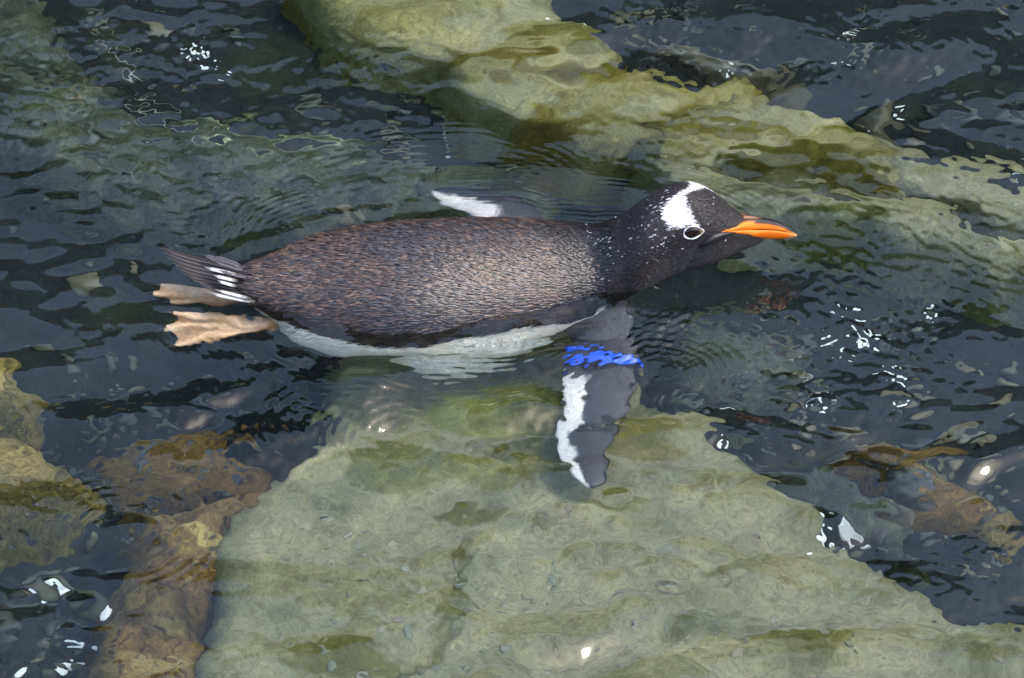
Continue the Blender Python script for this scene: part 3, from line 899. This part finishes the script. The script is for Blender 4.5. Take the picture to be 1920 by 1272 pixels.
def w_back(c, p):
    ph = np.abs(phi_of(c))
    return (p == 0) * (ph < 2.0) * (c[:, 0] < .215) * (1 - .75 * sstep(.18, .215, c[:, 0]))
pos, nr, pp = sample_body(32000, w_back)
n = len(pos)
pal = np.array([(.076, .047, .034), (.125, .080, .058), (.24, .15, .10), (.052, .052, .060), (.098, .097, .108), (.022, .019, .019)])
# warmth drifts over the back: russet low on the near flank and rump, slate in the middle
warm = np.clip(.5 + 2.2 * fbm(pos[:, 0] * 9, pos[:, 1] * 9 + pos[:, 2] * 9, 500, 3) + .5 * sstep(.05, -.14, pos[:, 0]) - .15, 0, 1)
pr = np.stack([.22 + .10 * warm, .10 + .26 * warm, .02 + .14 * warm ** 2, .30 - .16 * warm, .22 - .14 * warm, np.full(n, .22)], 1)
pr = np.clip(pr, .01, None)
wet = sstep(.125, .190, pos[:, 0] + .05 * fbm(pos[:, 0] * 30, pos[:, 1] * 30, 900, 2))
pr[:, 5] += wet * 1.1
pr /= pr.sum(1)[:, None]
ch = (RNG.random(n)[:, None] > np.cumsum(pr, 1)).sum(1).clip(0, 5)
cols = .42 * pal[ch] * RNG.uniform(.5, 1.45, n)[:, None] * (1 - .55 * wet)[:, None]
bw = body_colour(pos, pp)
isw = bw.mean(1) > .3
cols[isw] = bw[isw] * RNG.uniform(.85, 1.0, isw.sum())[:, None]
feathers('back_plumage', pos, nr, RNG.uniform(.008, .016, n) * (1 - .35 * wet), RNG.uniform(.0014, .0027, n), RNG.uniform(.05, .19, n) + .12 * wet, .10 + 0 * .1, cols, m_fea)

def w_head(c, p):
    return (p == 0) * (c[:, 0] > .185) * sstep(.185, .22, c[:, 0])
pos, nr, pp = sample_body(26000, w_head)
EYE = hit_body(1298, 436)
n = len(pos)
far_eye = np.linalg.norm((pos - np.array(EYE[0])) * np.array([1, 1, 1.25]), axis=1) > .0095
pos, nr, pp = pos[far_eye], nr[far_eye], pp[far_eye]; n = len(pos)
cols = body_colour(pos, pp, RNG.normal(size=n) * .0011)
isw = cols.mean(1) > .4
tint = np.array([(1, .95, .95), (1.25, 1.02, .9), (.9, .95, 1.1)])[RNG.integers(0, 3, n)]
cols = np.where(isw[:, None], cols, cols * tint * (RNG.uniform(.45, 1.3, n) + 1.4 * (RNG.random(n) > .9))[:, None])
fs = 1 - .45 * sstep(.31, .37, pos[:, 0])
feathers('head_plumage', pos, nr, RNG.uniform(.0032, .0058, n) * fs, RNG.uniform(.0008, .0014, n) * fs, RNG.uniform(.03, .24, n), .20, cols, m_fine)

# water drops beaded on head and nape
import bmesh
m_drop, nt, b = new_mat('water_drop')
b.inputs['Base Color'].default_value = (.6, .63, .66, 1)
b.inputs['Roughness'].default_value = .05
b.inputs['Transmission Weight'].default_value = .7
b.inputs['IOR'].default_value = 1.33
def w_drop(c, p):
    ph = phi_of(c)
    back = np.exp(-((c[:, 0] - .262) / .018) ** 2) * (np.abs(ph + .75) < .8) * 5
    nape = np.exp(-((c[:, 0] - .192) / .020) ** 2) * (np.abs(ph) < 1.4) * 2.6
    return (p == 0) * (c[:, 0] > .15) * (c[:, 0] < .345) * (np.abs(ph) < 1.75) * (.35 + back + nape)
pos, nr, pp = sample_body(300, w_drop)
ok = white_patch(pos) < -.001
ok &= np.linalg.norm(pos - np.array(EYE[0]), axis=1) > .013
pos, nr = pos[ok], nr[ok]
dv, dq = [], []
bm = bmesh.new(); bmesh.ops.create_icosphere(bm, subdivisions=1, radius=1)
sv = np.array([list(v_.co) for v_ in bm.verts]); sf = np.array([[v_.index for v_ in f.verts] for f in bm.faces]); bm.free()
for k in range(len(pos)):
    s = .00036 * (4.5 ** (RNG.random() ** 2.2))
    dd = np.array([-1, 0, -.25]); dd = dd - nr[k] * dd.dot(nr[k]); dd /= np.linalg.norm(dd)
    ss = np.cross(nr[k], dd)
    e = RNG.uniform(1.0, 2.8)
    dv.append(pos[k] + nr[k] * .0007 + (sv[:, :1] * dd * e + sv[:, 1:2] * ss + sv[:, 2:] * nr[k] * .7) * s); dq.append(sf + len(sv) * k)
me = fast_mesh('water_drops', np.concatenate(dv), np.concatenate(dq))
o = link_mesh('water_drops', me, m_drop, pen); o['kind'] = 'stuff'

# tail: stiff blades fanned over the water
def strip_blade(name, base, tip, w, mat, colfn, droop=.0, up=Vector((0, 0, 1)), seg=14, tipw=.25):
    V_, F_, C_ = [], [], []
    t = (tip - base).normalized(); s = t.cross(up).normalized(); u = s.cross(t).normalized()
    for k in range(seg + 1):
        f = k / seg
        c = base.lerp(tip, f) + Vector((0, 0, -droop * math.sin(f * math.pi)))
        ww = w * (math.sin(min(1, f * 3 + .35) * math.pi / 2)) * (1 if f < .72 else max(.04, 1 - ((f - .72) / .28) ** 1.6 * (1 - tipw * .3)))
        for q_, (sd_, h_) in enumerate(((-1, -.10), (-.45, .03), (-.10, .10), (0, .26), (.10, .10), (.45, .03), (1, -.10))):
            V_.append(tuple(c + s * (ww * sd_) + u * (w * h_))); C_.append(colfn(f, sd_))
        if k:
            a = (k - 1) * 7; b_ = k * 7
            for i in range(6): F_.append((a + i, a + i + 1, b_ + i + 1, b_ + i))
    top = len(V_)
    V2 = [tuple(Vector(p) - u * (w * .16)) for p in V_]
    F2 = [tuple(i + top for i in reversed(f)) for f in F_]
    V_ += V2; F_ += F2; C_ += C_[:top]
    for k in range(seg):
        a, b_ = k * 7, (k + 1) * 7
        F_.append((a, b_, b_ + top, a + top)); F_.append((a + 6, a + 6 + top, b_ + 6 + top, b_ + 6))
    return mesh_obj(name, V_, F_, mat, pen, True, np.array(C_))
def tail_col(f, sd_):
    if sd_ == 0: return (.06, .055, .055)
    if abs(sd_) == 1: return (.10, .09, .09) if sd_ < 0 else (.02, .018, .018)
    return (.008, .007, .007) if sd_ > 0 else (.018, .016, .016)
tips = [(302, 464), (306, 472), (314, 482), (322, 492), (331, 502), (343, 512), (357, 522), (374, 532), (395, 541), (418, 548)]
for k, (px, py) in enumerate(tips):
    f = k / (len(tips) - 1)
    base = L(P(486 + 6 * f, 506 + 50 * f, .020 - .010 * f)); tp = L(P(px, py, .034 - .018 * f))
    strip_blade('tail_feather', base, tp, .0045, m_tail, tail_col, droop=.004)
white = lambda f, sd_: (.09, .085, .08) if sd_ == 1 else (.06, .055, .05) if f < .12 else ((.2, .19, .18) if f > .85 or f < .22 else (.40, .39, .375))
for (bx0, by0, tx, ty, z, w) in [(448, 516, 384, 501, .030, .0036), (446, 527, 400, 516, .027, .0034), (444, 537, 408, 526, .024, .0032), (478, 566, 392, 549, .013, .0042), (470, 560, 404, 543, .016, .0032)]:
    strip_blade('tail_covert', L(P(bx0, by0, z)), L(P(tx, ty, z + .003)), w * .85, m_tail, white, tipw=0)
greyc = lambda f, sd_: (.09, .085, .09) if abs(sd_) > .4 else (.035, .032, .035)
for (bx0, by0, tx, ty, z, w) in [(440, 500, 382, 477, .033, .0035), (450, 498, 400, 480, .033, .0035), (455, 506, 402, 489, .032, .0035), (462, 520, 410, 507, .029, .003)]:
    strip_blade('tail_covert', L(P(bx0, by0, z)), L(P(tx, ty, z + .003)), w, m_tail, greyc, tipw=0)

# beak
m_beak, nt, b = new_mat('beak')
att = nt.nodes.new('ShaderNodeAttribute'); att.attribute_name = 'Col'
nz = ramp(nt, noise(nt, 260, 4, .6, .4).outputs[0], [(.3, (.86, .82, .8)), (.7, (1.1, 1.1, 1.1))]).outputs[0]
nt.links.new(mix(nt, 1.0, att.outputs['Color'], nz, 'MULTIPLY'), b.inputs['Base Color'])
b.inputs['Roughness'].default_value = .45
b.inputs['Specular IOR Level'].default_value = .3
bump(nt, noise(nt, 330, 4, .6, .6).outputs[0], .25, .0012, b)
ROLL = math.radians(15)
bu, bs = Vector((0, math.sin(ROLL), math.cos(ROLL))), Vector((0, -math.cos(ROLL), math.sin(ROLL)))   # up, towards the camera side
def head_px_to_local(px, py, side):
    """point of the beak seen at a pixel, `side` metres towards the camera from the beak's middle plane"""
    d = ray(px, py); o_ = CAM - ROOT
    pl = Vector((0, .049, .04)) + bs * side
    t = (pl - o_).dot(bs) / d.dot(bs)
    return o_ + d * t
com = [(1331, 455), (1345, 441), (1360, 435), (1380, 433.5), (1400, 432.5), (1420, 432), (1440, 432), (1460, 433.5), (1480, 437), (1494, 440.5)]
ctop = [1, 3, 7, 13, 19.5, 20, 18, 14, 9, 2.5]         # px above the mouth line
cbot = [1, 3.5, 6, 8.5, 12, 16, 18, 16.5, 11, 3]
wid = [.0345, .0310, .0268, .0200, .0135, .0092, .0074, .0060, .0044, .0016]
def beak_part(name, hs, sign, colfn):
    RG, CC = [], []
    N = 13
    xs = np.linspace(0, len(com) - 1, 40)
    for t in xs:
        i = np.arange(len(com))
        px, py = np.interp(t, i, [c[0] for c in com]), np.interp(t, i, [c[1] for c in com])
        w = np.interp(t, i, wid)
        if t < 5.6:
            w0 = w if t > 3.5 else 0
            for kf in (0, .5, .9):
                hb_ = hit_body(px, py - sign * kf * np.interp(t, i, hs))
                if hb_[0] is not None:
                    w0 = max(w0, (Vector(hb_[0]) + Vector(hb_[1]) * .0014 - Vector((0, .049, .04))).dot(bs))
            w = w0
        hh = np.interp(t, i, hs) * SC / math.cos(PITCH - ROLL)
        e = head_px_to_local(px, py, w)
        mid = e - bs * w
        half = max(.0004, hh - w * math.tan(PITCH - ROLL) * (.35 if sign > 0 else -.28))
        half = max(half, hh * .55)
        tb = 3.5 if sign > 0 else 4.6
        blunt = .4 if t < tb else .4 + .6 * min(1, (t - tb) / 1.4)
        if t < tb: half = min(half, max(.0008, np.interp(t, i, hs) * SC * 1.02))
        r_ = [];
        for k in range(N):
            a = math.pi * k / (N - 1)
            ex = .8 if sign > 0 else .75
            r_.append(tuple(mid + bs * (w * math.copysign(abs(math.cos(a)) ** ex, math.cos(a))) + bu * (sign * half * max(0, math.sin(a)) ** blunt + sign * .00025)))
            CC.append(colfn(t / (len(com) - 1), math.sin(a), math.cos(a)))
        RG.append(r_)
    V_, F_ = loft(RG)
    return mesh_obj(name, V_, F_, m_beak, pen, True, np.array(CC))
def up_col(t, s, c):
    o_ = np.array((.80, .165, .005)); k_ = np.array((0.0077, 0.0062, 0.0077)); pink = np.array((0.4205, 0.2102, 0.1177)); br = np.array((0.0557, 0.0348, 0.0244))
    lim = .66 if t > .52 else .90
    lim = lim - .35 * float(sstep(.72, 1.0, np.array(t)))
    m = float(sstep(lim - .05, lim + .03, np.array(s)))
    col = o_ * (1 - m) + k_ * m
    if t < .60: 
        m2 = float(sstep(.72, .85, np.array(s))) * float(sstep(.62, .5, np.array(t)))
        col = col * (1 - m2) + (pink if s > .985 else br) * m2
    yl = float(sstep(.80, 1.0, np.array(t))) * (1 - m)
    return col * (1 - .5 * yl) + np.array((0.6308, 0.3196, 0.0505)) * .5 * yl
def lo_col(t, s, c):
    o_ = np.array((.82, .15, .004))
    yl = float(sstep(.85, 1.0, np.array(t)))
    e = float(sstep(.25, .0, np.array(s))) * .35
    o_ = o_ * (1 - e) + np.array((0.7148, 0.2775, 0.0336)) * e
    y2 = float(sstep(.30, .02, np.array(t))) * .6
    o_ = o_ * (1 - y2) + np.array((0.6728, 0.3028, 0.0168)) * y2
    return o_ * (1 - .7 * yl) + np.array((0.6560, 0.4626, 0.1850)) * .7 * yl
beak_part('upper_beak', ctop, 1, up_col)
beak_part('lower_beak', cbot, -1, lo_col)
# shadowed crease at the corner of the mouth, laid in as a black strip
m_gape, nt, b = new_mat('gape_shadow'); b.inputs['Base Color'].default_value = (.008, .006, .006, 1); b.inputs['Roughness'].default_value = .5
gp = [(1313, 463, .0008), (1320, 457, .0022), (1328, 450, .0034), (1338, 444, .0036), (1350, 440, .0030), (1362, 438, .0022), (1378, 436, .001)]
pts, rad = [], []
for px, py, r_ in gp:
    h = hit_body(px, py)
    pts.append(Vector(h[0]) + h[1] * r_ * .2); rad.append(r_ * 1.35)
V_, F_ = tube(pts, rad, 10)
mesh_obj('mouth_shadow', V_, F_, m_gape, pen)

# eye
def ell_frame(hit):
    n_ = hit[1].normalized(); fx = Vector((1, 0, 0)); fx = (fx - n_ * fx.dot(n_)).normalized(); fz = n_.cross(fx)
    if fz.z < 0: fz = -fz
    return n_, fx, fz
m_eye, nt, b = new_mat('eye'); b.inputs['Base Color'].default_value = (.012, .006, .004, 1); b.inputs['Roughness'].default_value = .06
m_iris, nt, b = new_mat('iris'); b.inputs['Base Color'].default_value = (.14, .08, .02, 1); b.inputs['Roughness'].default_value = .2
m_ring, nt, b = new_mat('eye_ring'); b.inputs['Base Color'].default_value = (.62, .61, .55, 1); b.inputs['Roughness'].default_value = .5
def eye_outline(a):
    x, z = math.cos(a), math.sin(a)
    k_ = 1.0 + (.30 * max(0, x) ** 4)         # drawn out to a point towards the beak
    return x * .0092 * k_, z * .0068 * (1 - .18 * max(0, x) ** 2) + .0006 * x
def build_eye(hit):
    n_, fx, fz = ell_frame(hit)
    c = Vector(hit[0]) + fx * .0002
    rg = []
    for j in range(8):
        f = 1 - j / 7.6
        rg.append([tuple(c + fx * (eye_outline(2 * math.pi * i / 32)[0] * f) + fz * (eye_outline(2 * math.pi * i / 32)[1] * f) + n_ * (.0003 + .0024 * math.sqrt(max(0, 1 - f * f)))) for i in range(32)])
    V_, F_ = loft(rg)
    e = mesh_obj('eye', V_, F_, m_eye, pen)
    rg = []
    for i in range(41):
        a = 2 * math.pi * i / 40
        ox, oz = eye_outline(a); ct_ = c + fx * ox + fz * oz
        dr = (fx * ox + fz * oz).normalized()
        rr = .00055 + .0003 * (math.sin(a) < -.2) + .00022 * math.sin(a * 5 + 1) + random.uniform(-.0001, .0001)
        rg.append([tuple(ct_ + dr * (rr * 1.25 * math.cos(q_) + .0009) + n_ * (rr * math.sin(q_) + .0007)) for q_ in [2 * math.pi * m / 8 for m in range(8)]])
    V_, F_ = loft(rg, cap=False)
    r_ = mesh_obj('eye_ring', V_, F_, m_ring, pen); r_.parent = e
    # gold corner of the iris
    rg = []
    for f0, f1 in ((.70, .93),):
        row0, row1 = [], []
        for i in range(9):
            a = (-.62 + 1.24 * i / 8)
            ox, oz = eye_outline(a)
            f0_ = .93 - .23 * math.cos(a * 2.4) 
            row0.append(tuple(c + fx * ox * f0_ + fz * oz * f0_ + n_ * (.0005 + .0024 * math.sqrt(1 - f0_ ** 2) + .0002)))
            row1.append(tuple(c + fx * ox * .97 + fz * oz * .97 + n_ * (.0006 + .0024 * math.sqrt(1 - .97 ** 2) + .0002)))
        V_ = row0 + row1; F_ = [(i, i + 1, 9 + i + 1, 9 + i) for i in range(8)]
    ir = mesh_obj('iris', V_, F_, m_iris, pen); ir.parent = e
    return e
build_eye(EYE)
m_loc = Vector(EYE[0]); y_ax = float(np.interp(m_loc.x, SEC[:, 0], SEC[:, 1]))
hf = body_bvh.ray_cast(Vector((m_loc.x, y_ax + .2, m_loc.z - .004)), Vector((0, -1, 0)), 1)
build_eye(hf)

# blue identification band round the near flipper
m_band, nt, b = new_mat('blue_band')
nt.links.new(ramp(nt, noise(nt, 90, 3, .6).outputs[0], [(.3, (.008, .07, .55)), (.7, (.015, .11, .78))]).outputs[0], b.inputs['Base Color'])
b.inputs['Roughness'].default_value = .35
k0 = min(range(len(near_st)), key=lambda k_: abs(near_st[k_][0].y - L(PU(1130, 676, .075)).y))
bandst = []
for dy in (-.33, -.11, .11, .33):
    f = k0 + dy
    i = int(math.floor(f)); t = f - i
    c = near_st[i][0].lerp(near_st[i + 1][0], t); hw = near_st[i][1] * (1 - t) + near_st[i + 1][1] * t
    bandst.append((c + Vector((.0, 0, 0)), hw + .0030, Vector((1, -.16, .10))))
rg = []
t = (bandst[-1][0] - bandst[0][0]).normalized()
for c, hw, cd in bandst:
    cdir = cd.normalized(); nrm = t.cross(cdir).normalized()
    rg.append([tuple(c + cdir * (hw * math.cos(q_)) + nrm * (.0135 * math.sin(q_))) for q_ in [2 * math.pi * i / 36 for i in range(36)]])
V_, F_ = loft(rg, cap=False)
bo = mesh_obj('flipper_band', V_, F_, m_band, pen)
md_ = bo.modifiers.new('thickness', 'SOLIDIFY'); md_.thickness = .0015; md_.offset = 1
bo['label'] = 'blue plastic identification band round the near flipper'
